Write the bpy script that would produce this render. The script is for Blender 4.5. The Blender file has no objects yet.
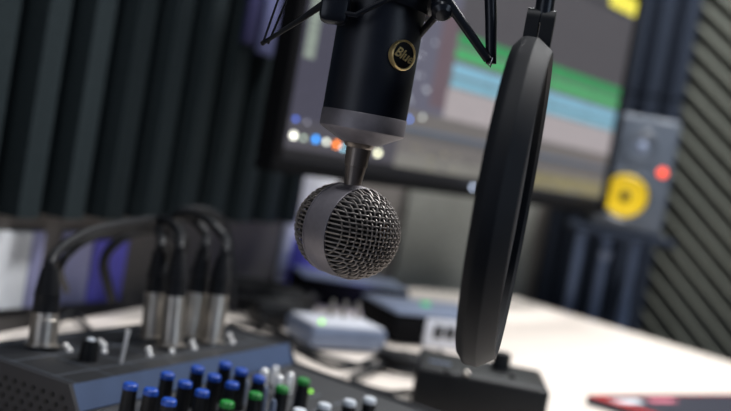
import bpy, bmesh, math, random
from mathutils import Vector, Matrix
random.seed(7)
S = bpy.context.scene
COL = S.collection
PI = math.pi

# ------------------------------------------------------------------ camera
CAM = Vector((0, 0, 1.0))
FPX, PITCH, ROLL = 1015.0, math.radians(3.38), math.radians(10.0)
right0 = Vector((1, 0, 0)); up0 = Vector((0, math.sin(PITCH), math.cos(PITCH)))
FW = Vector((0, math.cos(PITCH), -math.sin(PITCH)))
RX = right0 * math.cos(ROLL) + up0 * math.sin(ROLL)
UX = -right0 * math.sin(ROLL) + up0 * math.cos(ROLL)
cd = bpy.data.cameras.new('camera')
cam = bpy.data.objects.new('camera', cd); COL.objects.link(cam)
m3 = Matrix((RX, UX, -FW)).transposed()
cam.matrix_world = Matrix.Translation(CAM) @ m3.to_4x4()
cd.sensor_width = 36.0; cd.lens = FPX * 36 / 731
cd.clip_start = 0.02; cd.clip_end = 50
cd.dof.use_dof = True; cd.dof.focus_distance = 0.575; cd.dof.aperture_fstop = 4.6
S.camera = cam

def at(px, py, Y):
    """point seen at this pixel, at world depth Y"""
    d = RX * (px - 365.5) - UX * (py - 205.5) + FW * FPX
    return CAM + d * (Y / d.y)
def on_z(px, py, z):
    d = RX * (px - 365.5) - UX * (py - 205.5) + FW * FPX
    return CAM + d * ((z - CAM.z) / d.z)

# ------------------------------------------------------------------ world, lights, exposure
S.view_settings.view_transform = 'Standard'; S.view_settings.look = 'None'
S.view_settings.exposure = 0.0; S.view_settings.gamma = 1.0
S.view_settings.use_curve_mapping = False
S.cycles.use_denoising = True
S.cycles.max_bounces = 8
w = bpy.data.worlds.new('world'); S.world = w; w.use_nodes = True
w.node_tree.nodes['Background'].inputs[0].default_value = (0.45, 0.55, 0.8, 1)
w.node_tree.nodes['Background'].inputs[1].default_value = 0.14

def area(name, loc, target, size, power, col, sy=None):
    l = bpy.data.lights.new(name, 'AREA'); l.energy = power; l.color = col
    l.shape = 'RECTANGLE'; l.size = size; l.size_y = sy or size
    o = bpy.data.objects.new(name, l); COL.objects.link(o)
    o.location = loc
    o.rotation_euler = (Vector(target) - Vector(loc)).to_track_quat('-Z', 'Y').to_euler()
    return o
area('ceiling_light', (0.95, 1.35, 2.45), (0.65, 1.45, 0.75), 0.30, 43, (0.98, 0.97, 0.97))
area('back_fill', (0.40, 2.00, 2.10), (-0.05, 1.75, 0.85), 0.25, 13, (0.97, 0.99, 1.0))  # added fill, lifts the foam and board behind the monitor
area('left_fill', (-1.3, -0.7, 1.1), (0.0, 0.7, 0.95), 1.1, 5.5, (0.82, 0.88, 1.0))  # added soft fill behind the camera for reflections in the microphone metal
area('side_light', (1.0, -0.1, 1.25), (0.05, 0.6, 1.0), 0.5, 3.4, (0.72, 0.84, 1.0), 0.9)
area('glint_light', (-0.25, 0.25, 2.4), (-0.1, 0.8, 0.8), 0.14, 9.0, (0.95, 0.97, 1.0))  # small overhead lamp added for glints on the mixer metal
area('violet_strip_light', (0.03, 1.50, 0.775), (-0.25, 1.62, 0.85), 0.03, 0.06, (0.35, 0.3, 1.0), 0.3)
# ------------------------------------------------------------------ helpers
def lin(c):
    return tuple(((x / 255) / 12.92 if x / 255 <= 0.04045 else ((x / 255 + 0.055) / 1.055) ** 2.4) for x in c)
def mat(name, rgb, rough=0.5, metal=0.0, var=0.12, scale=60, bump=0.0, emit=None, estr=0, coat=0.0, spec=0.5, trans=0.0, alpha=1.0):
    m = bpy.data.materials.new(name); m.use_nodes = True
    nt = m.node_tree; b = nt.nodes['Principled BSDF']
    c = lin(rgb)
    b.inputs['Roughness'].default_value = rough; b.inputs['Metallic'].default_value = metal
    b.inputs['Coat Weight'].default_value = coat; b.inputs['Specular IOR Level'].default_value = spec
    b.inputs['Transmission Weight'].default_value = trans
    b.inputs['Alpha'].default_value = alpha
    tc = nt.nodes.new('ShaderNodeTexCoord'); n = nt.nodes.new('ShaderNodeTexNoise')
    n.inputs['Scale'].default_value = scale; n.inputs['Detail'].default_value = 4
    nt.links.new(tc.outputs['Object'], n.inputs['Vector'])
    r = nt.nodes.new('ShaderNodeValToRGB')
    r.color_ramp.elements[0].position = 0.3; r.color_ramp.elements[1].position = 0.7
    r.color_ramp.elements[0].color = (*[x * (1 - var) for x in c], 1)
    r.color_ramp.elements[1].color = (*[min(1, x * (1 + var)) for x in c], 1)
    nt.links.new(n.outputs['Fac'], r.inputs[0]); nt.links.new(r.outputs[0], b.inputs['Base Color'])
    if bump:
        bp = nt.nodes.new('ShaderNodeBump'); bp.inputs['Strength'].default_value = bump
        bp.inputs['Distance'].default_value = 0.001
        nt.links.new(n.outputs['Fac'], bp.inputs['Height']); nt.links.new(bp.outputs[0], b.inputs['Normal'])
    if emit:
        b.inputs['Emission Color'].default_value = (*lin(emit), 1); b.inputs['Emission Strength'].default_value = estr
    return m

M = dict(
    wall=mat('wall_paint', (104, 100, 97), 0.9, var=0.04, scale=8),
    floor=mat('floor_vinyl', (70, 62, 56), 0.6, scale=5),
    ceil=mat('ceiling_paint', (150, 150, 150), 0.9, var=0.03),
    foam_dark=mat('dark_foam', (40, 48, 51), 1.0, var=0.2, scale=300, bump=0.6, spec=0.1),
    foam_grey=mat('grey_foam', (88, 90, 84), 1.0, var=0.15, scale=300, bump=0.6, spec=0.1),
    foam_grey_lit=mat('grey_foam_lit_tone', (146, 148, 143), 1.0, var=0.2, scale=120, bump=0.6, spec=0.1),  # same grey foam, lightened in colour to offset the monitor's shade
    foam_blue=mat('blue_grey_foam', (40, 47, 60), 0.95, var=0.15, scale=300, bump=0.6, spec=0.2),
    desk=mat('desk_laminate', (236, 226, 216), 0.35, var=0.02, scale=20),
    desk_edge=mat('desk_edge', (190, 176, 160), 0.5, var=0.03),
    black=mat('black_plastic', (11, 13, 16), 0.5, var=0.15, scale=120, spec=0.3),
    black_matt=mat('black_matt', (7, 8, 11), 0.85, var=0.2, scale=200, bump=0.2, spec=0.12),
    black_pop=mat('moulded_black', (11, 15, 22), 0.62, var=0.12, scale=120, spec=0.25),
    rubber=mat('black_rubber', (10, 13, 19), 0.55, var=0.2, scale=90, spec=0.3),
    mic_body=mat('navy_lacquer', (11, 18, 32), 0.42, var=0.1, scale=400, bump=0.05, coat=0.0),
    mic_ring=mat('gunmetal', (128, 124, 130), 0.45, metal=0.35, var=0.06, scale=300, bump=0.05),
    mic_neck=mat('warm_gunmetal', (138, 128, 120), 0.34, metal=0.6, var=0.05, scale=300),
    wire=mat('wire_mesh', (138, 132, 128), 0.46, metal=0.6, var=0.1, scale=200),
    innerball=mat('inner_gauze', (10, 10, 12), 0.8, var=0.3, scale=900),
    capsule=mat('capsule_brass', (150, 98, 50), 0.35, metal=0.8, scale=100),
    gold=mat('gold', (226, 200, 140), 0.38, metal=0.7, var=0.1, scale=100),
    enamel=mat('black_enamel', (12, 12, 14), 0.3),
    chrome=mat('chrome', (225, 225, 228), 0.14, metal=1.0, var=0.02),
    bright=mat('bright_nickel', (250, 250, 250), 0.28, metal=0.4, var=0.02),
    nickel=mat('satin_nickel', (176, 170, 162), 0.36, metal=0.9, var=0.06, scale=90),
    tube_blue=mat('blue_grey_steel', (104, 120, 150), 0.45, metal=0.3),
    steel=mat('black_steel', (22, 26, 34), 0.3, metal=0.3, var=0.1),
    mixer_body=mat('mixer_charcoal', (12, 15, 22), 0.55, var=0.12, scale=60),
    mixer_side=mat('mixer_side', (22, 24, 32), 0.6, var=0.12, scale=60),
    mixer_face=mat('mixer_slate', (66, 82, 112), 0.45, var=0.05, scale=60),
    ink=mat('white_ink', (96, 102, 112), 0.6, var=0.03),
    bluecap=mat('blue_cap', (18, 72, 170), 0.4, var=0.06),
    greencap=mat('green_cap', (20, 130, 46), 0.4, var=0.06),
    whitecap=mat('white_cap', (215, 222, 230), 0.35, var=0.04),
    silver=mat('silver_plastic', (124, 136, 160), 0.4, metal=0.3, var=0.05),
    white=mat('white_plastic', (206, 210, 220), 0.45, var=0.04),
    card=mat('white_card', (236, 240, 246), 0.7, var=0.04),
    lav=mat('lavender_card', (168, 170, 212), 0.7, var=0.05),
    glow_lav=mat('lavender_glow', (84, 88, 128), 0.8, var=0.05),  # this and the next: glow patches on the foam as panel colours
    glow_violet=mat('violet_glow', (22, 20, 74), 0.8, var=0.05),
    violet=mat('violet_glow_card', (112, 108, 222), 0.7, var=0.08),  # violet LED glow put into the card colour
    spk=mat('speaker_grey', (78, 86, 98), 0.4, var=0.08, scale=30),
    spk_cone=mat('yellow_kevlar', (232, 196, 12), 0.4, var=0.08, scale=300),
    red=mat('red_print', (214, 40, 44), 0.5, var=0.05),
    pink=mat('pink_print', (214, 120, 140), 0.5, var=0.05),
    slate=mat('slate_print', (48, 50, 62), 0.4, var=0.1),
    led_g=mat('led_green', (120, 220, 60), 0.3, emit=(150, 240, 70), estr=1.6),
    led_t=mat('led_teal', (20, 160, 90), 0.3, emit=(20, 170, 90), estr=1.0),
    led_r=mat('led_red', (240, 90, 60), 0.3, emit=(255, 82, 50), estr=1.6),
    led_w=mat('led_white', (220, 230, 255), 0.3, emit=(210, 225, 255), estr=3.0),
    led_v=mat('led_violet', (90, 80, 240), 0.3, emit=(84, 70, 255), estr=2.2),
    brown=mat('tan_wood', (120, 104, 90), 0.8, var=0.1),
)
M['fabric'] = mat('mesh_fabric', (16, 20, 28), 0.8, var=0.3, scale=900, spec=0.3)

def basis(z, x=None):
    z = Vector(z).normalized()
    x = Vector(x) if x is not None else (Vector((0, 0, 1)) if abs(z.z) < 0.9 else Vector((1, 0, 0)))
    y = z.cross(x).normalized(); x = y.cross(z)
    return Matrix((x, y, z)).transposed()
def box(bm, c, s, bev=0.0, rot=None, seg=2):
    r = bmesh.ops.create_cube(bm, size=1.0)
    vs = r['verts']
    for v in vs: v.co = Vector((v.co.x * s[0], v.co.y * s[1], v.co.z * s[2]))
    if bev:
        es = list({e for v in vs for e in v.link_edges})
        g = bmesh.ops.bevel(bm, geom=es, offset=bev, segments=seg, affect='EDGES', profile=0.5)
        vs = list({v for v in g['verts']} | {v for v in vs if v.is_valid})
    for v in vs:
        if rot is not None: v.co = rot @ v.co
        v.co += Vector(c)
def lathe(bm, prof, n=32, loc=(0, 0, 0), rot=None, cap=True):
    loc = Vector(loc); rings = []
    for r, z in prof:
        ring = []
        for i in range(n):
            a = 2 * PI * i / n
            p = Vector((r * math.cos(a), r * math.sin(a), z))
            if rot is not None: p = rot @ p
            ring.append(bm.verts.new(p + loc))
        rings.append(ring)
    for a, b in zip(rings, rings[1:]):
        for i in range(n):
            j = (i + 1) % n
            bm.faces.new((a[i], a[j], b[j], b[i]))
    if cap:
        bm.faces.new(list(reversed(rings[0]))); bm.faces.new(rings[-1])
def smooth_path(pts, n=8):
    pts = [Vector(p) for p in pts]
    if len(pts) < 3: return pts
    P = [pts[0] * 2 - pts[1]] + pts + [pts[-1] * 2 - pts[-2]]
    out = []
    for i in range(1, len(P) - 2):
        for k in range(n):
            t = k / n
            out.append(0.5 * ((2 * P[i]) + (-P[i-1] + P[i+1]) * t + (2*P[i-1] - 5*P[i] + 4*P[i+1] - P[i+2]) * t*t + (-P[i-1] + 3*P[i] - 3*P[i+1] + P[i+2]) * t**3))
    out.append(pts[-1]); return out
def tube(bm, pts, r, n=10):
    pts = [Vector(p) for p in pts]; rings = []
    rr = r if isinstance(r, (list, tuple)) else [r] * len(pts)
    prev = None
    for i, p in enumerate(pts):
        t = (pts[min(i + 1, len(pts) - 1)] - pts[max(i - 1, 0)]).normalized()
        if prev is None:
            a = Vector((0, 0, 1)) if abs(t.z) < 0.9 else Vector((1, 0, 0))
            nx = t.cross(a).normalized()
        else:
            nx = (prev - t * prev.dot(t)).normalized()
        prev = nx; ny = t.cross(nx)
        rings.append([bm.verts.new(p + nx * rr[i] * math.cos(2*PI*k/n) + ny * rr[i] * math.sin(2*PI*k/n)) for k in range(n)])
    for a, b in zip(rings, rings[1:]):
        for k in range(n):
            j = (k + 1) % n
            bm.faces.new((a[k], a[j], b[j], b[k]))
    bm.faces.new(list(reversed(rings[0]))); bm.faces.new(rings[-1])
def prism(bm, poly, z0, z1):
    a = [bm.verts.new((x, y, z0)) for x, y in poly]; b = [bm.verts.new((x, y, z1)) for x, y in poly]
    n = len(poly)
    for i in range(n):
        j = (i + 1) % n
        bm.faces.new((a[i], a[j], b[j], b[i]))
    bm.faces.new(list(reversed(a))); bm.faces.new(b)
def obj(name, bm, m, parent=None, smooth=True, loc=None):
    """link the bmesh as one object; with a parent, the coordinates are the parent's own"""
    bmesh.ops.recalc_face_normals(bm, faces=bm.faces)
    me = bpy.data.meshes.new(name)
    if loc is not None:
        for v in bm.verts: v.co -= Vector(loc)
    bm.to_mesh(me); bm.free()
    for mm in (m if isinstance(m, (list, tuple)) else [m]): me.materials.append(mm)
    if smooth:
        for p in me.polygons: p.use_smooth = True
        me.set_sharp_from_angle(angle=math.radians(35))
    o = bpy.data.objects.new(name, me); COL.objects.link(o)
    if loc is not None: o.location = loc
    if parent: o.parent = parent
    return o
def thing(name, label, cat, loc=(0, 0, 0), rotz=0, group=None):
    o = bpy.data.objects.new(name, None); COL.objects.link(o)
    o.empty_display_size = 0.02
    o.location = loc; o.rotation_euler = (0, 0, rotz); o['label'] = label; o['category'] = cat
    if group: o['group'] = group
    return o
def tag(o, label, cat, group=None):
    o['label'] = label; o['category'] = cat
    if group: o['group'] = group
    return o
def struct(name, bm, m, smooth=False):
    o = obj(name, bm, m, None, smooth); o['kind'] = 'structure'; return o
def NB(): return bmesh.new()

# ------------------------------------------------------------------ room
WL0 = Vector((-0.43, 1.04)); WLd = Vector((0.455, 0.89)).normalized()      # left wall line
CB = Vector((0.065, 1.99)); CR = Vector((0.53, 2.26))                       # back corner, right corner
WRd = Vector((0.663, -0.749)).normalized()
A0 = CB - WLd * 2.6
R1 = CR + WRd * 2.6
def wall(name, a, b):
    d = (b - a).normalized(); n = Vector((-d.y, d.x)) * 0.06
    bm = NB(); prism(bm, [tuple(a), tuple(b), tuple(b + n), tuple(a + n)], 0, 2.6)
    return struct(name, bm, M['wall'])
wall('wall_left', A0, CB); wall('wall_back', CB, CR); wall('wall_right', CR, R1)
bm = NB(); box(bm, (0.4, 0.2, -0.03), (6, 5, 0.06)); struct('floor', bm, M['floor'])
bm = NB(); box(bm, (0.4, 0.2, 2.63), (6, 5, 0.06)); struct('ceiling', bm, M['ceil'])

def foam(name, label, a, b, z0, z1, pitch, amp, ang, m, off=0.0, base=0.012, flat=0.0, kind='acoustic foam'):
    """ridged sheet on the wall line a-b (room lies to the right of a->b); ang = ridge angle from vertical"""
    a = Vector(a); b = Vector(b); L = (b - a).length; d = (b - a).normalized(); n = Vector((d.y, -d.x))
    H = z1 - z0; D = math.hypot(L, H)
    bm = NB(); ca, sa = math.cos(ang), math.sin(ang)
    k = int(D / pitch) + 2
    xs = []
    for i in range(-k, k):
        xs += [(i * pitch, 0.0), (i * pitch + pitch * 0.44, 0.0), (i * pitch + pitch * 0.50, amp), (i * pitch + pitch * 0.94, amp)] if flat else [(i * pitch, 0.0), (i * pitch + pitch * .5, amp)]
    rows = []
    for x, h in xs:
        row = []
        for s in (-D, D):
            px = L / 2 + x * ca - s * sa; pz = H / 2 + x * sa + s * ca
            row.append(bm.verts.new((px, base + h, pz)))
        rows.append(row)
    for r0, r1 in zip(rows, rows[1:]):
        bm.faces.new((r0[0], r1[0], r1[1], r0[1]))
    for co, no in (((0, 0, 0), (-1, 0, 0)), ((L, 0, 0), (1, 0, 0)), ((0, 0, 0), (0, 0, -1)), ((0, 0, H), (0, 0, 1))):
        bmesh.ops.bisect_plane(bm, geom=bm.verts[:] + bm.edges[:] + bm.faces[:], plane_co=co, plane_no=no, clear_outer=True)
    bnd = [e for e in bm.edges if e.is_boundary]
    r = bmesh.ops.extrude_edge_only(bm, edges=bnd)
    for v in [g for g in r['geom'] if isinstance(g, bmesh.types.BMVert)]: v.co.y = 0.001
    for v in bm.verts:
        q = a + d * v.co.x + n * (v.co.y + off)
        v.co = Vector((q.x, q.y, z0 + v.co.z))
    loc = (a.x, a.y, z0)
    return tag(obj(name, bm, m, None, False, loc), label, kind)
def onL(t): return WL0 + WLd * t
foam('wedge_foam', 'dark acoustic foam with tall vertical ridges on the left wall above the mixer', onL(-0.45), onL(0.615), 0.861, 2.3, 0.068, 0.045, 0, M['foam_dark'], flat=0.25)
foam('wedge_foam', 'grey acoustic foam on the back wall below the monitor, behind the microphone', CB + (CR-CB)*0.02, CB + (CR-CB)*0.62, 0.70, 2.3, 0.013, 0.005, math.radians(54), M['foam_grey_lit'])
foam('wedge_foam', 'grey acoustic foam with diagonal ridges on the right wall beside the speaker', CR + WRd*0.10, CR + WRd*1.9, 0.45, 2.3, 0.035, 0.020, math.radians(54), M['foam_grey'])

# corner bass traps, one on the other
bd = ((CB - CR).normalized() + WRd).normalized()
for z0, z1, lab in ((0.60, 1.20, 'dark vertically grooved bass trap foam in the corner below the speaker'),
                    (1.205, 1.80, 'dark bass trap foam in the corner above the speaker, upper of the two')):
    bm = NB(); p1 = CR + (CB - CR).normalized() * 0.16; p2 = CR + WRd * 0.16
    poly = [tuple(CR + bd * 0.006)]
    poly.append(tuple(p1 + bd*0.004))
    nn = 5
    for i in range(nn):
        for f, o in ((0.12, 0.032), (0.5, 0.036), (0.62, 0.004)):
            q = p1.lerp(p2, (i + f) / nn) + bd * o
            poly.append(tuple(q))
    poly.append(tuple(p2 + bd*0.004))
    prism(bm, poly, z0, z1)
    tag(obj('bass_trap', bm, M['foam_blue'], None, False, (CR.x, CR.y, z0)), lab, 'acoustic foam')

# ------------------------------------------------------------------ desk
dz = 0.75
poly = [(-0.50, 0.45), (-0.335, 1.02), (-0.25, 1.275), (0.119, 1.90), (0.33, 2.03), (0.64, 1.68), (1.25, 1.0), (0.9, 0.45)]
desk = thing('desk', 'white laminate corner desk carrying the mixer and the monitor', 'desk', (0.2, 1.1, 0))
L = Vector((0.2, 1.1, 0))
def loc_prism(poly, z0, z1):
    bm = NB(); prism(bm, [(x - L.x, y - L.y) for x, y in poly], z0, z1); return bm
obj('desktop', loc_prism(poly, dz - 0.028, dz), M['desk'], desk, False)
for x, y in ((-0.40, 0.55), (0.85, 0.55), (0.20, 1.86), (1.05, 1.05)):
    bm = NB(); box(bm, (x - L.x, y - L.y, (dz - 0.03) / 2), (0.05, 0.05, dz - 0.03), 0.004); obj('leg', bm, M['silver'], desk)

# ------------------------------------------------------------------ boxes standing by the left wall (violet glow in the colours)
def wallbox(name, pxa, pxb, ptop, t_off, depthn, m, label, cat, z0=dz, m2=None):
    pass
def standing(name, t0, t1, z0, z1, th, m, label, cat, off=0.004):
    a, b = onL(t0), onL(t1); n = Vector((WLd.y, -WLd.x))
    c = (a + b) / 2 + n * (off + th / 2)
    bm = NB(); box(bm, (0, 0, (z1 - z0) / 2), ((b - a).length, th, z1 - z0), 0.0015)
    o = tag(obj(name, bm, m, None, False), label, cat)
    o.location = (c.x, c.y, z0); o.rotation_euler = (0, 0, math.atan2(WLd.y, WLd.x)); return o
def tL(px, py):
    """distance along the left wall of the point seen at this pixel"""
    d = RX * (px - 365.5) - UX * (py - 205.5) + FW * FPX
    # d.xy * s = WL0 + WLd t
    det = d.x * (-WLd.y) + d.y * WLd.x
    s = (WL0.x * (-WLd.y) + WL0.y * WLd.x) / det
    t = (d.x * s - WL0.x) / WLd.x if abs(WLd.x) > 1e-6 else 0
    return t, CAM.z + d.z * s
cards = [(-12, 24, 229, 'card', 'white'), (25, 37, 229, 'lav', 'lavender'), (58, 86, 230, 'lav', 'pale grey lavender'), (88, 120, 238, 'violet', 'violet')]
for x0, x1, top, mm, cname in cards:
    t0, z1 = tL(x0, top); t1, _ = tL(x1, top)
    where = {'card': 'leftmost in the picture', 'lav': 'as the shaded side of the white one', 'violet': 'as violet glow under the arching microphone cable'}[mm]  # lavender and violet carry side shade and LED glow as card colour
    if x0 == 58: where = 'behind the first microphone cable'
    standing('folder', t0, t1, dz + 0.0, z1, 0.012, M[mm], '%s folder standing against the left wall, %s' % (cname, where), 'folder')
# tall pale board and violet box near the back corner, standing in for lit, violet-glowing wall
t0, z1 = tL(290, 167); t1, _ = tL(332, 172)
standing('board', t0, t1, dz, z1, 0.012, M['card'], 'tall pale white board standing in for the lit wall behind the microphone head', 'board')
t0, z1 = tL(283, 236); t1, _ = tL(318, 240)
standing('glow_box', t0, t1, dz, z1, 0.03, M['violet'], 'violet box standing in for the violet glow at the back, below and left of the microphone head', 'box', 0.02)

# ------------------------------------------------------------------ monitor
MA = Vector((-0.111, 1.20)); MB_ = Vector((0.418, 1.845)); Md = (MB_ - MA).normalized(); SW = (MB_ - MA).length; SH = 0.372
MZ = 0.966
ROTM = math.atan2(Md.y, Md.x)
def scr(px, py):
    """screen position (metres from the lower left corner) seen at this photo point"""
    d = RX * (px - 365.5) - UX * (py - 205.5) + FW * FPX
    det = d.x * Md.y - d.y * Md.x
    q = (MA.x * Md.y - MA.y * Md.x) / det
    return (d.x * q - MA.x) / Md.x, CAM.z + d.z * q - MZ
items = []
def RP(a, b, c, g=1.0):
    s0, t0 = scr(*a); s1, t1 = scr(*b); items.append((s0, t0, s1, t1, c, g))
def RS(s0, t0, s1, t1, c, g=1.0): items.append((s0, t0, s1, t1, c, g))
RS(0, 0, 9, 9, (78, 76, 84))
sx, tx = scr(452, 60); s9, t9 = scr(612, 134)
tb0 = scr(443, 117)[1]; tb1 = scr(447, 90)[1]; tg0 = scr(457, 57)[1]; tg1 = scr(457, 31)[1]; tc0 = scr(459, 88)[1]; tc1 = scr(459, 63)[1]
sL = scr(446, 100)[0]; sG = scr(457, 50)[0]; sR = scr(617, 110)[0]
RS(0, 0.05, sL * 0.42, 9, (68, 67, 82))
sa = scr(303, 57); sb = scr(318, 0)
RS(sa[0], sa[1], scr(316, 50)[0], 9, (150, 162, 150))
q = sa[1]
while q < 0.37:
    RS(sa[0], q, scr(316, 50)[0], q + 0.0018, (104, 110, 108)); q += 0.009
RS(scr(403, 60)[0], tb0, sL, 9, (98, 98, 114))
RS(scr(437, 60)[0], tb0 + .01, sL, 0.24, (106, 90, 98))
RS(sL, tg1, 9, 9, (80, 78, 82))
RS(sL, 0.335, sR - .03, 0.345, (56, 56, 62))
RS(sL, tb0, sR, tb1 + 0.004, (172, 164, 166))
RS(sL, tb1 + 0.004, sR, tg1, (108, 112, 112))
h = (tg1 - tg0) / 2
RS(sG, tg0, sR, tg0 + h * .72, (66, 178, 104)); RS(sG, tg0 + h, sR, tg1, (52, 150, 88))
for a_ in (0.30, 0.52, 0.61, 0.80): RS(sG + (sR - sG) * a_, tg0, sG + (sR - sG) * a_ + 0.003, tg1, (70, 110, 84))
h = (tc1 - tc0) / 2
RS(sG, tc0, sR, tc0 + h * .74, (128, 182, 204)); RS(sG, tc0 + h, sR, tc1 - 0.002, (132, 184, 208))
for a_ in (0.18, 0.45, 0.55, 0.78): RS(sG + (sR - sG) * a_, tc0, sG + (sR - sG) * a_ + 0.003, tc1, (90, 120, 130))
RS(scr(400, 130)[0], 0.012, 9, tb0, (112, 108, 106)); RS(scr(400, 130)[0], tb0 - 0.028, 9, tb0 - 0.023, (92, 108, 130)); RS(scr(400, 130)[0], 0.056, 9, 0.064, (88, 88, 90))
RS(0, 0.0, 9, 0.014, (12, 13, 16))
RS(scr(400, 130)[0], 0.012, 9, 0.03, (128, 126, 120)); RS(scr(500, 170)[0], 0.014, sR, 0.04, (136, 128, 96))
RS(sR - 0.10, 0.343, sR + .004, 9, (252, 240, 90), 1.1)
RS(sR + 0.006, 0.19, sR + 0.012, 0.23, (60, 150, 90))
rnd = random.Random(3)
s4, s5 = scr(408, 60)[0], scr(432, 60)[0]
for i in range(44):
    u = rnd.uniform(s4, s5); v = rnd.uniform(tb0 + .005, 0.36)
    RS(u, v, u + 0.0036, v + 0.0036, rnd.choice(((190, 196, 200), (150, 156, 165), (200, 205, 210))), 2.2)
for i in range(60):
    u = rnd.uniform(scr(400, 130)[0], sR); v = rnd.uniform(0.014, 0.044)
    RS(u, v, u + 0.012, v + 0.003, rnd.choice(((150, 146, 120), (84, 82, 80), (130, 128, 126))))
def dot(px, py, r, c, g=4.5):
    u, v = scr(px, py); r = r * 0.0009; RS(u - r * 1.35, v - r, u + r * 1.35, v + r, c, g)
for x, y, r, c in ((293.6, 135, 3.0, (255, 255, 240)), (304, 137.4, 2.4, (150, 165, 150)), (315.5, 139.4, 3.2, (40, 140, 230)), (326.5, 141.8, 3.2, (250, 255, 240)),
                   (337, 144, 3.2, (255, 130, 20)), (343, 148.5, 2.2, (150, 210, 230)), (378, 152.5, 3.4, (255, 255, 220)),
                   (296, 119.7, 2.2, (60, 90, 180)), (307, 122, 2.2, (140, 140, 155)), (409, 119, 2.6, (60, 120, 225)), (422.6, 117, 2.2, (170, 175, 170))):
    dot(x, y, r, c)
MC = (MA + MB_) / 2
mon = thing('monitor', 'wide black computer monitor showing a recording program with green and blue tracks', 'monitor', (MC.x, MC.y, MZ), ROTM)
nx, ny = 400, 180
me = bpy.data.meshes.new('screen')
vs = [(-SW / 2 + SW * i / nx, 0, SH * j / ny) for j in range(ny + 1) for i in range(nx + 1)]
fs = [(j * (nx + 1) + i, j * (nx + 1) + i + 1, (j + 1) * (nx + 1) + i + 1, (j + 1) * (nx + 1) + i) for j in range(ny) for i in range(nx)]
me.from_pydata(vs, [], fs)
ca = me.color_attributes.new('ui', 'FLOAT_COLOR', 'CORNER')
grid = [[((0, 0, 0), 1.0)] * nx for _ in range(ny)]
for s0, t0, s1, t1, c, g in items:
    for j in range(max(0, math.ceil(t0 / SH * ny - .5)), min(ny, math.ceil(t1 / SH * ny - .5))):
        for i in range(max(0, math.ceil(s0 / SW * nx - .5)), min(nx, math.ceil(s1 / SW * nx - .5))): grid[j][i] = (c, g)
rn = random.Random(5); cols = []
for j in range(ny):
    for i in range(nx):
        c, g = grid[j][i]; cl = lin(c); f = rn.uniform(0.88, 1.12) * g
        cols += [cl[0] * f, cl[1] * f, cl[2] * f, 1] * 4
ca.data.foreach_set('color', cols)
sm = bpy.data.materials.new('lit_screen'); sm.use_nodes = True
nt = sm.node_tree; b = nt.nodes['Principled BSDF']; b.inputs['Base Color'].default_value = (0.01, 0.01, 0.012, 1); b.inputs['Roughness'].default_value = 0.4
va = nt.nodes.new('ShaderNodeVertexColor'); va.layer_name = 'ui'
nt.links.new(va.outputs[0], b.inputs['Emission Color']); b.inputs['Emission Strength'].default_value = 0.95
me.materials.append(sm)
scrn = bpy.data.objects.new('screen', me); COL.objects.link(scrn); scrn.parent = mon
bm = NB(); bz = 0.016
for c, sz in (((0, 0.008, -bz / 2), (SW + 2 * bz, 0.03, bz)), ((0, 0.008, SH + bz / 2), (SW + 2 * bz, 0.03, bz)),
             ((-SW / 2 - bz / 2, 0.008, SH / 2), (bz, 0.03, SH)), ((SW / 2 + bz / 2, 0.008, SH / 2), (bz, 0.03, SH)), ((0, 0.014, SH / 2), (SW + .002, 0.018, SH + .002))):
    box(bm, c, sz, 0.002)
box(bm, (0, 0.032, SH / 2), (SW * 0.6, 0.03, SH * 0.6), 0.008)
obj('bezel', bm, M['black_matt'], mon)
bm = NB(); box(bm, (0, 0.053, SH / 2), (0.12, 0.012, 0.12), 0.002); box(bm, (0, 0.14, SH / 2), (0.05, 0.17, 0.05), 0.004); obj('wall_bracket', bm, M['black'], mon)
s_, t_ = scr(469, 186.5)
bm = NB(); lathe(bm, [(0.0005, -0.001), (0.0030, -0.001), (0.0030, 0.001), (0.0005, 0.002)], 16, (s_ - SW / 2, -0.0075, t_), basis((0, -1, 0)))
obj('power_light', bm, M['led_w'], mon)

# ------------------------------------------------------------------ studio speaker on its stand
sp = at(636, 174, 1.90)
SWd, SHh, SDp = 0.128, 0.215, 0.16
rot = math.radians(-6)
spk = thing('studio_speaker', 'grey studio speaker with a yellow woofer and a red light, right of the monitor', 'speaker', (sp.x, sp.y, sp.z - SHh / 2), rot)
bm = NB(); box(bm, (0, SDp / 2 + 0.012, SHh / 2), (SWd, SDp, SHh), 0.006); obj('cabinet', bm, M['black'], spk)
bm = NB(); box(bm, (0, 0.004, SHh / 2), (SWd + 0.002, 0.018, SHh + 0.002), 0.008, None, 3); obj('baffle', bm, M['spk'], spk)
fr = basis((0, -1, 0))
bm = NB(); lathe(bm, [(0.040, 0.0), (0.052, 0.0), (0.052, 0.006), (0.047, 0.008), (0.041, 0.004)], 40, (-0.013, -0.004, 0.064), fr, False); obj('woofer_surround', bm, M['spk'], spk)
bm = NB(); lathe(bm, [(0.0405, 0.003), (0.036, 0.0055), (0.013, -0.004)], 40, (-0.013, -0.006, 0.064), fr, True); wf = obj('woofer_cone', bm, M['spk_cone'], spk)
bm = NB(); lathe(bm, [(0.012, -0.003), (0.010, 0.003), (0.005, 0.006), (0.0005, 0.007)], 24, (-0.013, -0.006, 0.064), fr); obj('dust_cap', bm, M['black'], wf)
bm = NB(); lathe(bm, [(0.012, -0.002), (0.014, 0.001), (0.030, 0.005), (0.033, 0.003), (0.033, 0.0)], 32, (0.0, -0.004, 0.158), fr, False); tw = obj('tweeter_guide', bm, M['spk'], spk)
bm = NB(); lathe(bm, [(0.013, -0.002), (0.011, 0.003), (0.006, 0.006), (0.0005, 0.0075)], 24, (0.0, -0.004, 0.158), fr); obj('tweeter_dome', bm, M['silver'], tw)
lp = (0.046, -0.0055, 0.118)
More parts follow.
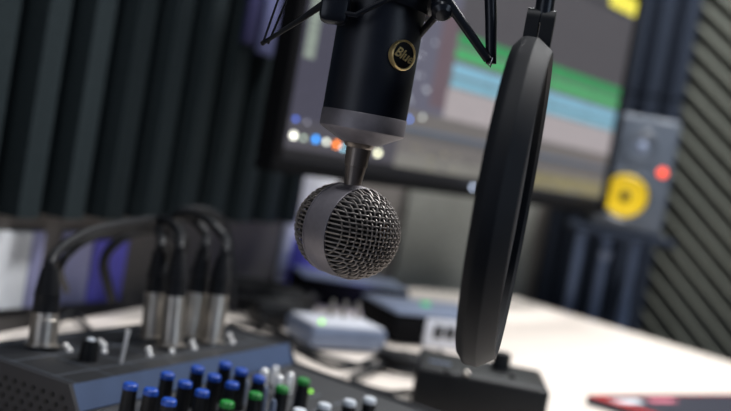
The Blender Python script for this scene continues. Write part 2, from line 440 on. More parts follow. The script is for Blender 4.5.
bm = NB(); lathe(bm, [(0.0005, 0.0), (0.0085, 0.0), (0.0085, 0.002), (0.0005, 0.0025)], 20, lp, fr); obj('badge_light', bm, M['led_r'], spk)
st = thing('speaker_stand', 'dark tubular stand carrying the studio speaker behind the desk', 'stand', (sp.x, sp.y + 0.02, 0), rot)
ztop = sp.z - SHh / 2 - 0.002
bm = NB(); box(bm, (0, 0.06, ztop - 0.008), (0.19, 0.20, 0.014), 0.004); obj('top_plate', bm, M['foam_blue'], st)
for x in (-0.062, -0.012, 0.045):
    bm = NB(); tube(bm, [(x, 0.09, 0.02), (x, 0.09, ztop - 0.012)], 0.010, 16); obj('column', bm, M['tube_blue'], st)
bm = NB(); lathe(bm, [(0.011, -0.006), (0.012, 0.0), (0.010, 0.01), (0.003, 0.012)], 20, (-0.012, 0.080, 0.87), fr); obj('clamp_knob', bm, M['silver'], st)
bm = NB(); box(bm, (0, 0.09, 0.01), (0.26, 0.24, 0.02), 0.004); obj('base_plate', bm, M['steel'], st)

# ------------------------------------------------------------------ microphone (hanging upside down)
my = 0.60
pm = at(372.5, 55, my)                      # body axis
KP = my / FPX
MX = pm.x
zr1 = at(363, 122, my).z                    # ring middle
mic = thing('microphone', 'large studio microphone hanging head down, dark blue body with a wire mesh ball', 'microphone', (at(364, 118, my).x, my, 0.9))
def mz(z): return z - 0.9
ztopring = at(364, 114, my).z; zbotring = at(362, 131, my).z
rb = 0.0250
bm = NB(); zt = ztopring + 0.19
lathe(bm, [(rb, mz(ztopring)), (rb, mz(zt - 0.004)), (rb - 0.003, mz(zt))], 96, (0, 0, 0)); obj('body', bm, M['mic_body'], mic)
bm = NB(); zc = zbotring
lathe(bm, [(0.0110, mz(zc - 0.0075)), (0.0118, mz(zc - 0.0072)), (0.0248, mz(zc - 0.0004)), (0.0253, mz(zc + 0.0003)), (0.0253, mz(ztopring - 0.0006)), (0.0249, mz(ztopring))], 96)
obj('end_ring', bm, M['mic_ring'], mic)
pb_ = at(350, 231, my)                      # ball centre
BC = Vector((pb_.x - mic.location.x, 0, mz(pb_.z)))
zn0 = mz(zc - 0.0074); zn1 = BC.z + 0.0262
bm = NB()
lathe(bm, [(0.0050, zn1 - 0.004), (0.0050, zn1 + 0.001), (0.0064, zn1 + 0.012), (0.0068, zn1 + 0.0122), (0.0074, zn0 - 0.0045), (0.0076, zn0 - 0.003), (0.0086, zn0 - 0.002), (0.0092, zn0 + 0.0006)], 40, (BC.x * 0.0, 0, 0))
neck = obj('neck', bm, M['mic_neck'], mic)
# lean of neck towards ball centre is nil: both sit on the body axis
BC.x = 0.0018; BC.y = -0.001
fdir = Vector((math.sin(math.radians(46)), -math.cos(math.radians(46)), -0.02)).normalized()
Bb = basis(fdir, (0, 0, 1))                 # columns: up-ish, side, facing
RR, HW, RD, ZD = 0.0274, 0.0095, 0.0270, 0.0054      # band radius, half width, dome radius and its offset
rr = RR; RB = RD + ZD
bm = NB()
prof = [(rr - 0.0016, -HW), (rr - 0.0002, -HW), (rr, -HW + 0.0003), (rr, -HW + 0.0012), (rr - 0.0004, -HW + 0.0014), (rr + 0.0001, -HW * .5), (rr + 0.0003, 0), (rr + 0.0001, HW * .5),
        (rr - 0.0004, HW - 0.0014), (rr, HW - 0.0012), (rr, HW - 0.0003), (rr - 0.0002, HW), (rr - 0.0016, HW)]
lathe(bm, prof, 96, BC, Bb, False)
obj('head_band', bm, M['mic_ring'], mic)
def dome(sign):
    bm = NB(); s = 0.00258; r = RD; wr = 0.00054; am = 0.00046; N = 11
    lim = 0.02665
    for fam in (0, 1):
        for i in range(-N, N + 1):
            c = i * s
            if abs(c) > lim - 0.002: continue
            e = math.sqrt(lim**2 - c**2); n = max(8, int(2 * e / (s / 5)))
            pts = []
            for q in range(n + 1):
                t = -e + 2 * e * q / n
                h = math.sqrt(max(1e-10, r * r - c * c - t * t))
                wv = am * math.sin(PI * (t / s) + PI / 2 + PI * i) * (1 if fam else -1)
                p = Vector((c, t, h)) if fam else Vector((t, c, h))
                p = p * ((r + wv) / r); p.z = (p.z + ZD) * sign
                pts.append(BC + Bb @ p)
            tube(bm, pts, wr, 6)
    return bm
obj('front_mesh', dome(1), M['wire'], mic)
obj('rear_mesh', dome(-1), M['wire'], mic)
bm = NB(); ri = RD - 0.0026
prof = [(ri * math.sin(a) + 1e-5, -ri * math.cos(a) + (ZD if a > PI / 2 else -ZD)) for a in [PI * q / 21 for q in range(22)]]
lathe(bm, prof, 40, BC, Bb, False); obj('inner_gauze', bm, M['innerball'], mic)
bm = NB(); cp = BC + Bb @ Vector((0.005, 0.000, RB - 0.0030)); lathe(bm, [(0.0005, 0), (0.0042, 0.0), (0.0035, 0.0011), (0.0005, 0.0014)], 20, cp, basis(fdir)); obj('capsule', bm, M['capsule'], mic)
# badge: gold rimmed disc with script lettering
ang = math.radians(-90 + 38)
bn = Vector((math.cos(ang), math.sin(ang), 0))
pbz = at(401, 55, my - 0.02).z
bc = bn * (rb + 0.0008) + Vector((0, 0, mz(pbz)))
Bz = basis(bn, (0, 0, 1))
bm = NB(); lathe(bm, [(0.0005, 0.0), (0.0078, 0.0), (0.0078, 0.0006), (0.0005, 0.0006)], 40, bc, Bz); bdg = obj('badge', bm, M['enamel'], mic)
bm = NB(); lathe(bm, [(0.0074, -0.003), (0.0087, -0.003), (0.0087, 0.0010), (0.0082, 0.0016), (0.0077, 0.0014), (0.0074, 0.0006)], 48, bc, Bz, False); obj('badge_rim', bm, M['gold'], bdg)
cu = bpy.data.curves.new('lettering', 'FONT'); cu.body = 'Blue'; cu.size = 0.0080; cu.shear = 0.35; cu.extrude = 0.0003; cu.offset = 0.00012; cu.align_x = 'CENTER'; cu.align_y = 'CENTER'
to = bpy.data.objects.new('lettering_curve', cu); COL.objects.link(to)
bpy.context.view_layer.update()
lm = bpy.data.meshes.new_from_object(to); bpy.data.objects.remove(to)
xw = Vector((0, 0, 1)).cross(bn).normalized()
Rw = Matrix((xw, Vector((0, 0, 1)), bn)).transposed() @ Matrix.Rotation(math.radians(-14), 3, 'Z')
for v in lm.vertices: v.co = Rw @ v.co + bc + bn * 0.0009
lm.materials.clear(); lm.materials.append(M['gold'])
lo = bpy.data.objects.new('lettering', lm); COL.objects.link(lo); lo.parent = bdg

# ------------------------------------------------------------------ shock mount
sm_ = thing('shock_mount', 'black spider shock mount gripping the top of the microphone body', 'shock mount', (mic.location.x, my, 1.13))
o0 = Vector(sm_.location)
def P(px, py, Y): return at(px, py, Y) - o0
zhub = at(355, -3, my).z - o0.z
bm = NB(); tl = Matrix.Rotation(math.radians(7), 3, 'Y')
lathe(bm, [(0.0262, -0.006), (0.0315, -0.008), (0.0335, -0.004), (0.0335, 0.012), (0.030, 0.016), (0.0262, 0.016), (0.0262, -0.006)], 64, (0, 0, zhub + 0.006), tl, False); obj('inner_ring', bm, M['steel'], sm_)
bm = NB(); p0 = P(335, 9, my - 0.026)
box(bm, p0, (0.016, 0.016, 0.017), 0.004); tube(bm, [P(343, 13, my-.031), P(356, 15, my - 0.034), P(398, -6, my - 0.034)], 0.0016, 8); obj('clamp_lug', bm, M['steel'], sm_)
zo = at(375, -45, my).z - o0.z
bm = NB(); ringp = [(0.078 * math.cos(2*PI*i/48), 0.078 * math.sin(2*PI*i/48), zo) for i in range(49)]
tube(bm, ringp, 0.005, 10); obj('outer_ring', bm, M['steel'], sm_)
armL = P(263, 43, my - 0.01); armR = P(491, 64, my - 0.03)
bm = NB(); tube(bm, [P(325, 3, my - 0.02), P(300, 20, my - 0.015), armL], [0.0022, 0.0016, 0.0012], 10)
tube(bm, [armL, P(292, -40, my - 0.01)], 0.0007, 6); tube(bm, [armL + Vector((0.003, 0, 0)), P(305, -44, my + 0.0)], 0.0007, 6)
lathe(bm, [(0.0006, -0.0015), (0.0018, 0), (0.0006, 0.0015)], 12, armL); obj('elastic_cord', bm, M['rubber'], sm_)
bm = NB(); tube(bm, [P(489, -46, my - 0.03), P(491, 20, my - 0.03), armR], [0.0034, 0.0033, 0.0030], 12); 
bm2 = NB(); tube(bm2, [P(488, 60, my - 0.033), P(449, 3, my - 0.033), P(420, -40, my - 0.033)], [0.0024, 0.0030, 0.0032], 12)
obj('arm', bm, M['steel'], sm_); obj('arm', bm2, M['steel'], sm_)
bm = NB(); tube(bm, [P(404, 52, my + 0.012), P(436, 16, my - 0.02)], 0.0021, 10); obj('elastic_cord', bm, M['rubber'], sm_)
bm = NB(); kc = P(442, 8, my - 0.03)
lathe(bm, [(0.001, -0.006), (0.0055, -0.006), (0.0062, -0.003), (0.0062, 0.004), (0.004, 0.0065), (0.001, 0.007)], 24, kc, basis((0.15, -0.7, -0.7)))
tube(bm, [kc, P(441, -40, my - 0.03)], 0.0058, 14); obj('hinge_knuckle', bm, M['steel'], sm_)
bm = NB(); tube(bm, [P(493, 58, my-.034), P(490, 67, my-.034), P(487, 63, my-.034)], 0.0006, 6); obj('cord_hook', bm, M['chrome'], sm_)
# boom arm above the frame, carries shock mount and pop filter
bz_ = 1.36
boom = thing('boom_arm', 'black boom arm above the microphone holding shock mount and pop filter', 'microphone arm', (mic.location.x, my, bz_))
bm = NB(); tube(bm, [(-0.10, -0.02, -0.02), (0.22, 0.06, 0.02), (0.95, 0.25, 0.10)], 0.011, 14); obj('arm_tube', bm, M['steel'], boom)
bm = NB(); tube(bm, [(0, 0, -0.005), (0, 0, -0.05), (0, 0.0, zo + 1.13 - bz_)], 0.008, 14); obj('swivel', bm, M['steel'], boom)
bm = NB(); tube(bm, [(0.95, 0.25, 0.11), (0.95, 0.25, -bz_ + dz + 0.02)], 0.014, 16)
obj('post', bm, M['steel'], boom)
bm = NB(); lathe(bm, [(0.07, -bz_ + dz + .0005), (0.07, -bz_ + dz + 0.014), (0.02, -bz_ + dz + 0.024)], 32, (0.95, 0.25, 0)); obj('post_foot', bm, M['steel'], boom)
bm = NB()
for x in (-0.078, 0.078): tube(bm, [(x, 0, zo), (x * 0.6, 0, zo + 0.05), (0, 0, zo + 0.08)], 0.004, 10)
obj('yoke', bm, M['steel'], sm_)

# ------------------------------------------------------------------ pop filter
pY = 0.555
pc = at(507, 203, pY); Rp = 0.0905
pn = Vector((math.cos(math.radians(11.0)), -math.sin(math.radians(11.0)), 0.0)).normalized()
pop = thing('pop_filter', 'round black pop filter seen edge-on right of the microphone', 'pop filter', (pc.x, pc.y, pc.z))
Bp = basis(pn, (0, 0, 1))
hw = 0.0098
bm = NB()
prof = [(Rp - 0.010, -hw), (Rp - 0.005, -hw - 0.0006), (Rp - 0.0006, -hw + 0.003), (Rp, -hw + 0.005), (Rp, 0.0012), (Rp - 0.0006, 0.0020), (Rp - 0.0050, hw - 0.0015), (Rp - 0.0065, hw), (Rp - 0.0085, hw), (Rp - 0.0105, hw - 0.002), (Rp - 0.0105, -hw + 0.001), (Rp - 0.010, -hw)]
lathe(bm, prof, 128, (0, 0, 0), Bp, False); obj('hoop', bm, M['black_pop'] if 'black_pop' in M else M['rubber'], pop)
for zz, nm in ((hw - 0.006, 'front_fabric'), (-hw + 0.004, 'back_fabric')):
    bm = NB(); lathe(bm, [(0.0005, zz + 0.0010), (0.05, zz + 0.0008), (Rp - 0.0107, zz + .0002), (Rp - 0.0107, zz - .0006), (0.05, zz), (0.0005, zz + 0.0002)], 96, (0, 0, 0), Bp, False); obj(nm, bm, M['fabric'], pop)
# fork clamp and gooseneck
upv = Bp @ Vector((1, 0, 0))
bm = NB()
for s in (-0.0040, 0.0040):
    poly = []
    for i in range(13):
        a = PI * i / 12; poly.append((0.0060 * math.cos(a), 0.0100 + 0.0060 * math.sin(a)))
    poly += [(-0.0060, -0.006), (0.0060, -0.006)]
    a_ = [bm.verts.new(Vector((0, 0, Rp)) + pn * (s - 0.0036) + pn.cross(Vector((0, 0, 1))) * x + Vector((0, 0, z))) for x, z in poly]
    b_ = [bm.verts.new(Vector((0, 0, Rp)) + pn * (s + 0.0036) + pn.cross(Vector((0, 0, 1))) * x + Vector((0, 0, z))) for x, z in poly]
    n = len(poly)
    for i in range(n): bm.faces.new((a_[i], a_[(i+1) % n], b_[(i+1) % n], b_[i]))
    bm.faces.new(a_[::-1]); bm.faces.new(b_)
obj('clamp_fork', bm, M['rubber'], pop)
bm = NB(); g0 = Vector((0, 0, Rp + 0.008)); gt = Vector((mic.location.x + 0.16, my + 0.04, bz_ + 0.01)) - pc
tube(bm, smooth_path([g0 + pn * 0.001, g0 + Vector((0.0005, 0, 0.03)), g0 + Vector((0.002, 0.0, 0.09)), gt]), 0.0050, 14); obj('gooseneck', bm, M['steel'], pop)

# ------------------------------------------------------------------ mixer
mrot = math.atan2(0.9, 0.44)
MO = Vector((-0.18, 0.69, dz))
mx = thing('mixing_console', 'dark audio mixer with blue and green capped knobs at the lower left', 'audio mixer', MO, mrot)
Minv = (Matrix.Translation(MO) @ Matrix.Rotation(mrot, 4, 'Z')).inverted()
def ml(p): return Minv @ Vector(p)
LX0, LX1 = 0.0, 0.30
def sect(bm, prof, x0, x1):
    a = [bm.verts.new((x0, y, z)) for y, z in prof]; b2 = [bm.verts.new((x1, y, z)) for y, z in prof]; n = len(prof)
    for i in range(n): bm.faces.new((a[i], a[(i+1) % n], b2[(i+1) % n], b2[i]))
    bm.faces.new(a[::-1]); bm.faces.new(b2)
JZ, KZ = 0.050, 0.033
bm = NB(); prof = [(0.115, 0.006), (0.115, JZ - 0.002), (0.113, JZ), (0.0, JZ), (-0.008, KZ), (-0.22, 0.022), (-0.222, 0.006)]
sect(bm, prof, 0.003, LX1 - 0.003); obj('housing', bm, M['mixer_body'], mx, False)
bm = NB(); prof2 = [(0.118, 0.003), (0.118, JZ + 0.002), (0.0, JZ + 0.002), (-0.010, KZ + 0.002), (-0.224, 0.025), (-0.226, 0.003)]
sect(bm, prof2, 0.0, 0.0035); o = obj('side_panel', bm, M['mixer_side'], mx, False)
bm = NB()
for i in range(24):
    for j in range(6):
        y = 0.108 - i * 0.009 - (j % 2) * 0.0045; z = 0.010 + j * 0.0062
        zt_ = JZ if y > 0 else KZ - 0.011 * (-y) / 0.21
        if z > zt_ - 0.006: continue
        lathe(bm, [(0.0004, 0.0), (0.0019, 0.0), (0.0019, 0.0006), (0.0004, 0.0006)], 8, (-0.0001, y, z), basis((-1, 0, 0)))
vt = obj('vent_holes', bm, M['innerball'], mx)
bm = NB(); sect(bm, prof2, LX1 - 0.0035, LX1); obj('side_panel', bm, M['mixer_side'], mx, False)
bm = NB(); sect(bm, [(0.0006, JZ + 0.0012), (-0.0004, JZ + 0.0016), (-0.0088, KZ + 0.001), (-0.008, KZ)], 0.0036, LX1 - 0.0036); obj('step_face', bm, M['mixer_face'], mx, False)
# printed lines on the jack deck
bm = NB()
for y in (0.104, 0.066, 0.024):
    box(bm, (0.15, y, JZ + 0.0002), (0.28, 0.0006, 0.0004))
for i in range(8): box(bm, (0.012 + i * 0.039, 0.052, JZ + 0.0002), (0.0005, 0.10, 0.0004))
for i in range(7):
    for yy in (-0.027, -0.074, -0.095, -0.13): box(bm, (0.012 + i * 0.036, yy, KZ + (yy + .008) * 0.0518 + 0.0004), (0.016, 0.0016, 0.0004))
obj('printed_lines', bm, M['ink'], mx, False)
def jack(px, py, r=0.0095):
    q = ml(on_z(px, py, dz + JZ)); return q
def knob(px, py, cap, capm, r=0.0056, ztop=0.062, base_m='black', nm='knob'):
    q = ml(on_z(px, py, dz + ztop)); zb_ = KZ + (q.y + 0.008) * 0.0518 if q.y < -0.004 else JZ
    bm = NB(); lathe(bm, [(r * 1.25, zb_), (r * 1.2, zb_ + 0.004), (r, zb_ + 0.006), (r * 0.9, ztop - 0.004)], 18, (q.x, q.y, 0))
    box(bm, (q.x, q.y - r * 0.9, (zb_ + ztop) / 2), (0.001, 0.0012, (ztop - zb_) * 0.7))
    kb = obj(nm, bm, M[base_m], mx)
    bm = NB(); lathe(bm, [(r * 0.94, ztop - 0.0042), (r * 0.92, ztop - 0.001), (r * 0.75, ztop)], 18, (q.x, q.y, 0)); obj('knob_cap', bm, capm, kb)
blue = [(131,384),(168,373.5),(198,367.5),(225.8,363.3),(151.4,389.5),(185.5,382),(214.6,375.5),(241.8,369.8),(169.5,399.6),(202.6,390.8),(232.6,383),(259.5,377)]
for x, y in blue: knob(x, y - 1, None, M['bluecap'])
for x, y in ((227.5,402),(256,393.5),(282.7,387.3),(304,379.5)): knob(x, y - 1, None, M['greencap'], ztop=0.060)
for x, y in ((325,403.5),(350,400),(370,397.5),(300,409)): knob(x, y, None, M['whitecap'], ztop=0.056)
for x, y in ((246,379),(266,386),(285,390.5),(274,399)):
    q = ml(on_z(x, y, dz + 0.052)); bm = NB(); lathe(bm, [(0.0026, KZ - 0.006), (0.0026, 0.048), (0.0018, 0.0515), (0.0006, 0.052)], 14, (q.x, q.y, 0)); obj('push_button', bm, M['silver'], mx)
for x, y in ((265,368.5),(276,366),(280,375),(291,372.5)):
    q = ml(on_z(x, y, dz + 0.048)); bm = NB(); lathe(bm, [(0.0034, 0.028), (0.0034, 0.044), (0.0026, 0.047), (0.0008, 0.048)], 16, (q.x, q.y, 0)); obj('jack_socket', bm, M['bright'], mx)
q = ml(on_z(311, 390, dz + 0.032)); bm = NB(); lathe(bm, [(0.0016, 0.026), (0.0016, 0.0310), (0.0010, 0.032), (0.0003, 0.0323)], 12, (q.x, q.y, 0)); obj('power_light', bm, M['led_g'], mx)
# black selector knob and pale lever on the deck
q = ml(on_z(91, 340, dz + JZ + 0.016)); bm = NB(); lathe(bm, [(0.0075, JZ), (0.0068, JZ + 0.012), (0.006, JZ + 0.016)], 20, (q.x, q.y, 0)); kb = obj('knob', bm, M['black'], mx)
bm = NB(); lathe(bm, [(0.0035, JZ + 0.0158), (0.0030, JZ + 0.0172), (0.001, JZ + 0.0176)], 14, (q.x, q.y, 0)); obj('knob_cap', bm, M['whitecap'], kb)
q = ml(on_z(121, 363, dz + JZ)); q2 = q + Vector((0, 0, 0.024)); bm = NB(); tube(bm, [(q.x, q.y, JZ), (q.x + 0.002, q.y, JZ + 0.022), (q.x + 0.0022, q.y, JZ + 0.026)], [0.0013, 0.0017, 0.0021], 10); obj('lever', bm, M['bright'], mx)
# bright screws and ring collars
for x, y in ((66,344.5),(69.5,349),(100,340.5),(104,344),(104.5,350),(148.5,348.5),(150,354),(172,350.5),(192.5,341.5),(194.5,347),(213,342.5),(229.5,334.5),(232.5,341)):
    q = ml(on_z(x, y, dz + JZ + 0.002)); bm = NB(); lathe(bm, [(0.0025, JZ - 0.001), (0.0025, JZ + 0.0014), (0.0020, JZ + 0.0026), (0.0011, JZ + 0.0033), (0.0002, JZ + 0.0035)], 14, (q.x, q.y, 0)); obj('screw', bm, M['bright'], mx)

# ------------------------------------------------------------------ microphone plugs and cables
exitp = at(186, 232, 1.10)
def cable(name, base_px, top_px, d0, d1, route, label, silver=0.040, rs=0.0098):
    b0 = on_z(*base_px, dz + JZ + 0.001); Y0 = b0.y
    top = at(*top_px, Y0 + 0.008)
    ax = (top - b0).normalized(); Ln = (top - b0).length
    c = thing(name, label, 'cable', b0, 0, None); I = b0
    Rm = basis(ax)
    bm = NB(); lathe(bm, [(rs + 0.003, 0.0), (rs + 0.003, 0.0015), (rs, 0.002), (rs, silver * 0.8), (rs * 0.96, silver * .82), (rs * 0.96, silver)], 28, (0, 0, 0), Rm); obj('plug', bm, M['nickel'], c)
    bm = NB(); pr = [(rs * 0.92, silver - 0.001), (rs * 0.90, silver + 0.012)]
    nb = 7
    for i in range(nb):
        f = i / nb; r = rs * (0.94 - 0.36 * f); z = silver + 0.013 + (Ln - silver - 0.013) * f
        pr += [(r, z), (r, z + 0.0025), (r * 0.88, z + 0.003)]
    pr.append((rs * 0.36, Ln))
    lathe(bm, pr, 20, (0, 0, 0), Rm); obj('boot', bm, M['rubber'], c)
    pts = [b0 + ax * (Ln - 0.004), b0 + ax * (Ln + 0.006)] + [at(x, y, Y) for x, y, Y in route]
    bm = NB(); tube(bm, [p - I for p in smooth_path(pts)], 0.0042, 10); obj('wire', bm, M['rubber'], c)
endd = [(186, 236, 1.12), (182, 262, 1.14), (180, 290, 1.15)]
JT = dz + JZ
cable('microphone_cable', (42, 346), (50, 268), 0, 0, [(62, 247, .84), (88, 232, .90), (122, 224, .96), (152, 220, 1.02), (176, 224, 1.08)] + endd, 'black microphone cable with a silver plug, leftmost on the mixer', 0.026, 0.0108)
cable('microphone_cable', (152, 338), (160, 250), 0, 0, [(161, 238, .94), (158, 228, .98), (166, 222, 1.03)] + endd, 'black microphone cable with a silver plug, second from left on the mixer')
cable('microphone_cable', (171, 346), (179, 252), 0, 0, [(180, 236, .92), (172, 224, .96), (160, 219, 1.0), (168, 222, 1.06)] + endd, 'black microphone cable with a silver plug, front middle of the group of four', 0.043)
cable('microphone_cable', (190, 336), (204, 250), 0, 0, [(206, 236, .98), (196, 222, .99), (180, 216, 1.02), (176, 226, 1.08)] + endd, 'black microphone cable with a silver plug, behind the rightmost plug')
cable('microphone_cable', (211, 342), (224, 256), 0, 0, [(224, 238, .95), (210, 222, .96), (190, 214, .99), (174, 220, 1.05)] + endd, 'black microphone cable with a silver plug, rightmost on the mixer', 0.043)
def loose(name, pts, r, m, label, cat='cable', group=None):
    P0 = pts[0]
    bm = NB(); tube(bm, smooth_path(pts), r, 10)
    return tag(obj(name, bm, M[m], None, True, P0), label, cat, group)
loose('cable', [at(66, 290, 1.02), at(60, 268, .90), at(76, 247, .91), at(98, 236, .95), at(130, 229, 1.0), at(160, 232, 1.06), at(184, 262, 1.13), at(184, 290, 1.13)], 0.0036, 'rubber', 'black cable arching beside the leftmost plug cable, in front of the wall')
loose('cable', [at(112, 300, 1.06), at(104, 262, 1.03), at(120, 240, 1.03), at(146, 232, 1.05), at(172, 240, 1.12), at(176, 290, 1.13)], 0.005, 'rubber', 'thick black cable hanging under the arch of the left microphone cable')
loose('cable', [at(232, 312, 1.10), at(232, 262, 1.10), at(226, 226, 1.10), at(206, 210, 1.08), at(180, 212, 1.06), at(168, 232, 1.08), at(170, 290, 1.14)], 0.0036, 'rubber', 'black cable making the outermost loop right of the microphone plugs')
loose('cable', [on_z(52, 334, dz + .004), on_z(62, 318, dz + .004), on_z(76, 314, dz + 0.006), on_z(90, 330, dz + .004)], 0.0026, 'rubber', 'thin black cable curling on the desk left of the mixer')

# ------------------------------------------------------------------ desk clutter
def deskbox(name, corner_px, front_px, w_, label, cat):
    pass
# pale interface box
g = on_z(336, 352, dz); rz = math.radians(30)
ib = thing('network_box', 'pale grey box with a green light and short stub sockets, between mixer and monitor', 'device', (g.x - 0.005, g.y + 0.04, dz), rz)
bm = NB(); box(bm, (0, 0, 0.016), (0.104, 0.076, 0.024), 0.004); obj('case', bm, M['silver'], ib)
bm = NB(); box(bm, (0, 0, 0.0297), (0.096, 0.068, 0.003), 0.001); obj('lid', bm, M['white'], ib)
for i in range(3):
    bm = NB(); lathe(bm, [(0.0036, 0.031), (0.0033, 0.048), (0.002, 0.052)], 16, (0.002 + i * 0.018, 0.022, 0)); obj('stub', bm, M['nickel'], ib)
q = at(323, 336, g.y - 0.02) - ib.location; q = Matrix.Rotation(-rz, 3, 'Z') @ q
bm = NB(); lathe(bm, [(0.0026, 0.026), (0.0026, 0.034), (0.0014, 0.0355)], 12, (-0.036, -0.026, 0)); obj('indicator_light', bm, M['led_g'], ib)
# second device, dark side
g2 = on_z(410, 345, dz)
db = thing('audio_interface', 'black and white boxed audio device with white edges, left of the pop filter', 'device', (g2.x + 0.02, g2.y + 0.06, dz), math.radians(25))
bm = NB(); box(bm, (0, 0, 0.022), (0.15, 0.11, 0.040), 0.003); obj('case', bm, M['black_matt'], db)
bm = NB(); box(bm, (0, 0, 0.0435), (0.152, 0.112, 0.004), 0.001); obj('lid', bm, M['silver'], db)
bm = NB(); box(bm, (0.022, -0.0565, 0.021), (0.106, 0.003, 0.038), 0.001); fp = obj('front_panel', bm, M['white'], db)
bm = NB()
for i in range(5): box(bm, (-0.012 + i * 0.018, -0.0585, 0.023), (0.014, 0.0012, 0.018), 0.0003)
obj('front_keys', bm, M['black'], fp)
bm = NB(); box(bm, (0.0, 0.01, 0.0475), (0.012, 0.008, 0.004), 0.001); obj('indicator_light', bm, M['led_t'], db)
# flat pale tray with dark lumps behind
g3 = on_z(345, 306, dz)
tr = thing('flat_box', 'flat grey box lying on the desk in front of the monitor stand', 'box', (g3.x, g3.y + 0.02, dz), math.radians(15))
bm = NB(); box(bm, (0, 0, 0.02), (0.17, 0.10, 0.038), 0.003); obj('case', bm, M['black_matt'], tr)
bm = NB(); box(bm, (0, 0, 0.0405), (0.165, 0.095, 0.003), 0.001); obj('lid', bm, M['silver'], tr)
# headphones-like dark heap: a coiled cable
def coil(name, cpx, cpy, R0, turns, r, m, label, z=0.004, seed=1):
    c = on_z(cpx, cpy, dz); rn = random.Random(seed); pts = []
    for i in range(turns * 12):
        a = 2 * PI * i / 12; rr_ = R0 * (1 + 0.15 * math.sin(i * .9) + rn.uniform(-.05, .05))
        pts.append(Vector((rr_ * math.cos(a), rr_ * 0.8 * math.sin(a), z + r + i / 12 * r * 1.2)))
    bm = NB(); tube(bm, smooth_path(pts, 3), r, 8)
    o = tag(obj(name, bm, M[m]), label, 'cable'); o.location = (c.x, c.y, dz); return o
coil('coiled_cable', 262, 312, 0.058, 7, 0.0042, 'rubber', 'coiled black cable on the desk behind the mixer', 0, 2)
coil('coiled_cable', 404, 372, 0.030, 4, 0.0035, 'rubber', 'coiled black cable between mixer and black headphone amplifier', 0, 4)
def sheet(name, pts_px, label, m='white', h=0.004, seed=0, cat='cable'):
    rn = random.Random(seed); pts = [on_z(x, y, dz + h + rn.uniform(0, .006)) for x, y in pts_px]
    return loose(name, pts, 0.0032, m, label, cat)
sheet('cable', [(228, 322), (262, 330), (296, 346), (330, 358), (372, 366), (402, 356)], 'thick black cable crossing the desk behind the mixer', 'rubber')
sheet('cable', [(300, 300), (262, 318), (290, 338), (300, 352), (345, 368), (392, 352), (420, 362)], 'black cable looping around the pale grey box', 'rubber', 0.008)
sheet('cable', [(405, 352), (376, 368), (352, 380), (384, 392), (412, 392)], 'black cable beside the headphone amplifier', 'rubber', 0.005)
sheet('cable', [(236, 292), (262, 296), (300, 290), (318, 300), (290, 312), (250, 304)], 'black cable at the back of the desk under the violet box', 'rubber', 0.012)
sheet('cable', [(440, 352), (428, 362), (410, 356), (380, 348)], 'short black cable behind the headphone amplifier', 'rubber', 0.010)
# headphone amplifier
hz = 0.052
h0 = on_z(486, 368, dz + hz); hr = math.radians(-4)
ha = thing('headphone_amplifier', 'black box shaped headphone amplifier under the pop filter', 'amplifier', (h0.x, h0.y, dz), hr)
bm = NB(); box(bm, (-0.004, 0.0, hz / 2 + 0.001), (0.128, 0.098, hz - 0.004), 0.005, None, 3); obj('case', bm, M['black'], ha)
Hinv = (Matrix.Translation(ha.location) @ Matrix.Rotation(hr, 4, 'Z')).inverted()
q = Hinv @ on_z(500, 368, dz + hz); bm = NB(); lathe(bm, [(0.0095, hz - 0.001), (0.0090, hz + 0.014), (0.0080, hz + 0.016)], 24, (q.x, q.y, 0)); obj('knob', bm, M['black'], ha)
for x, y in ((466, 374), (512, 377), (447, 372)):
    q = Hinv @ on_z(x, y, dz + hz); bm = NB(); lathe(bm, [(0.003, hz - 0.001), (0.003, hz + 0.002), (0.001, hz + 0.0035)], 14, (q.x, q.y, 0)); obj('screw', bm, M['nickel'] if x == 466 else M['black'], ha)
q = Hinv @ on_z(440, 362, dz + hz); bm = NB(); box(bm, (q.x, q.y, hz - 0.0006), (0.022, 0.005, 0.001)); obj('printed_line', bm, M['silver'], ha, False)
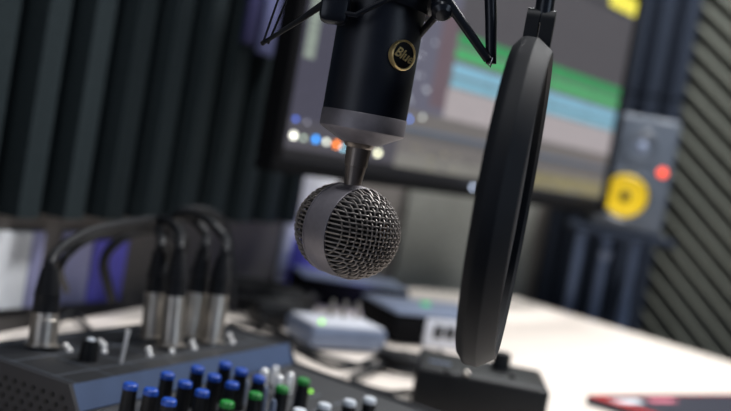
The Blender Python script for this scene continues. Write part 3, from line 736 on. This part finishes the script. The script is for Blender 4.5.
# red and black box
r0 = on_z(588, 394, dz + 0.012); r1 = on_z(731, 393, dz + 0.012)
ra = math.atan2(r1.y - r0.y, r1.x - r0.x)
rbx = thing('product_box', 'flat dark box with red edges and a pale label at the lower right', 'box', (r0.x, r0.y, dz), ra)
bm = NB(); prism(bm, [(0, 0), (0.30, 0.0), (0.30, -0.16), (0.06, -0.16)], 0.0005, 0.0095); obj('base', bm, M['slate'], rbx, False)
bm = NB()
for a_, b_, w_ in (((0, 0), (0.30, 0), 0.0018), ((0, 0), (0.06, -0.16), 0.006), ((0.015, -0.004), (0.045, -0.10), 0.003)):
    d_ = (Vector(b_) - Vector(a_)).normalized(); n_ = Vector((-d_.y, d_.x)) * w_
    if n_.y > 0: n_ = -n_
    if abs(d_.y) > .3: n_ = Vector((abs(n_.x), abs(n_.y) * .2))
    prism(bm, [a_, b_, tuple(Vector(b_) + n_), tuple(Vector(a_) + n_)], 0.0094, 0.0108)
obj('red_border', bm, M['red'], rbx, False)
Rinv = (Matrix.Translation(rbx.location) @ Matrix.Rotation(ra, 4, 'Z')).inverted()
for (xa, ya), (xb, yb), mm in (((611, 401), (642, 402), 'card'), ((647, 400), (676, 401), 'pink')):
    a_ = Rinv @ on_z(xa, ya, dz + 0.010); b_ = Rinv @ on_z(xb, yb, dz + 0.010)
    bm = NB(); prism(bm, [(a_.x, a_.y - .010), (b_.x, a_.y - .010), (b_.x, a_.y + .004), (a_.x, a_.y + .004)], 0.0096, 0.0102); obj('label', bm, M[mm], rbx, False)
# black power adapter and two thin panels standing in for light patches on the dark foam
g4 = on_z(258, 330, dz)
bm = NB(); box(bm, (0, 0, 0.016), (0.075, 0.045, 0.03), 0.005)
o = tag(obj('power_adapter', bm, M['black']), 'black power adapter lying on the desk behind the right end of the mixer', 'power adapter'); o.location = (g4.x + .02, g4.y + .05, dz); o.rotation_euler.z = 0.5
for xa, xb, yt, yb, mm, lab in ((243, 261, -14, 47, 'glow_lav', 'lavender light patch made as a small panel high on the dark foam, left of the shock mount'),
                                (226, 238, -14, 36, 'glow_violet', 'violet light patch made as a narrow panel high on the dark foam, next to the lavender one')):
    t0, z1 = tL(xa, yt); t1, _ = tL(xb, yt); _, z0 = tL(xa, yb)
    standing('glow_panel', t0 - .03, t1 - .03, z0 - .01, z1, 0.006, M[mm], lab, 'panel', 0.060)
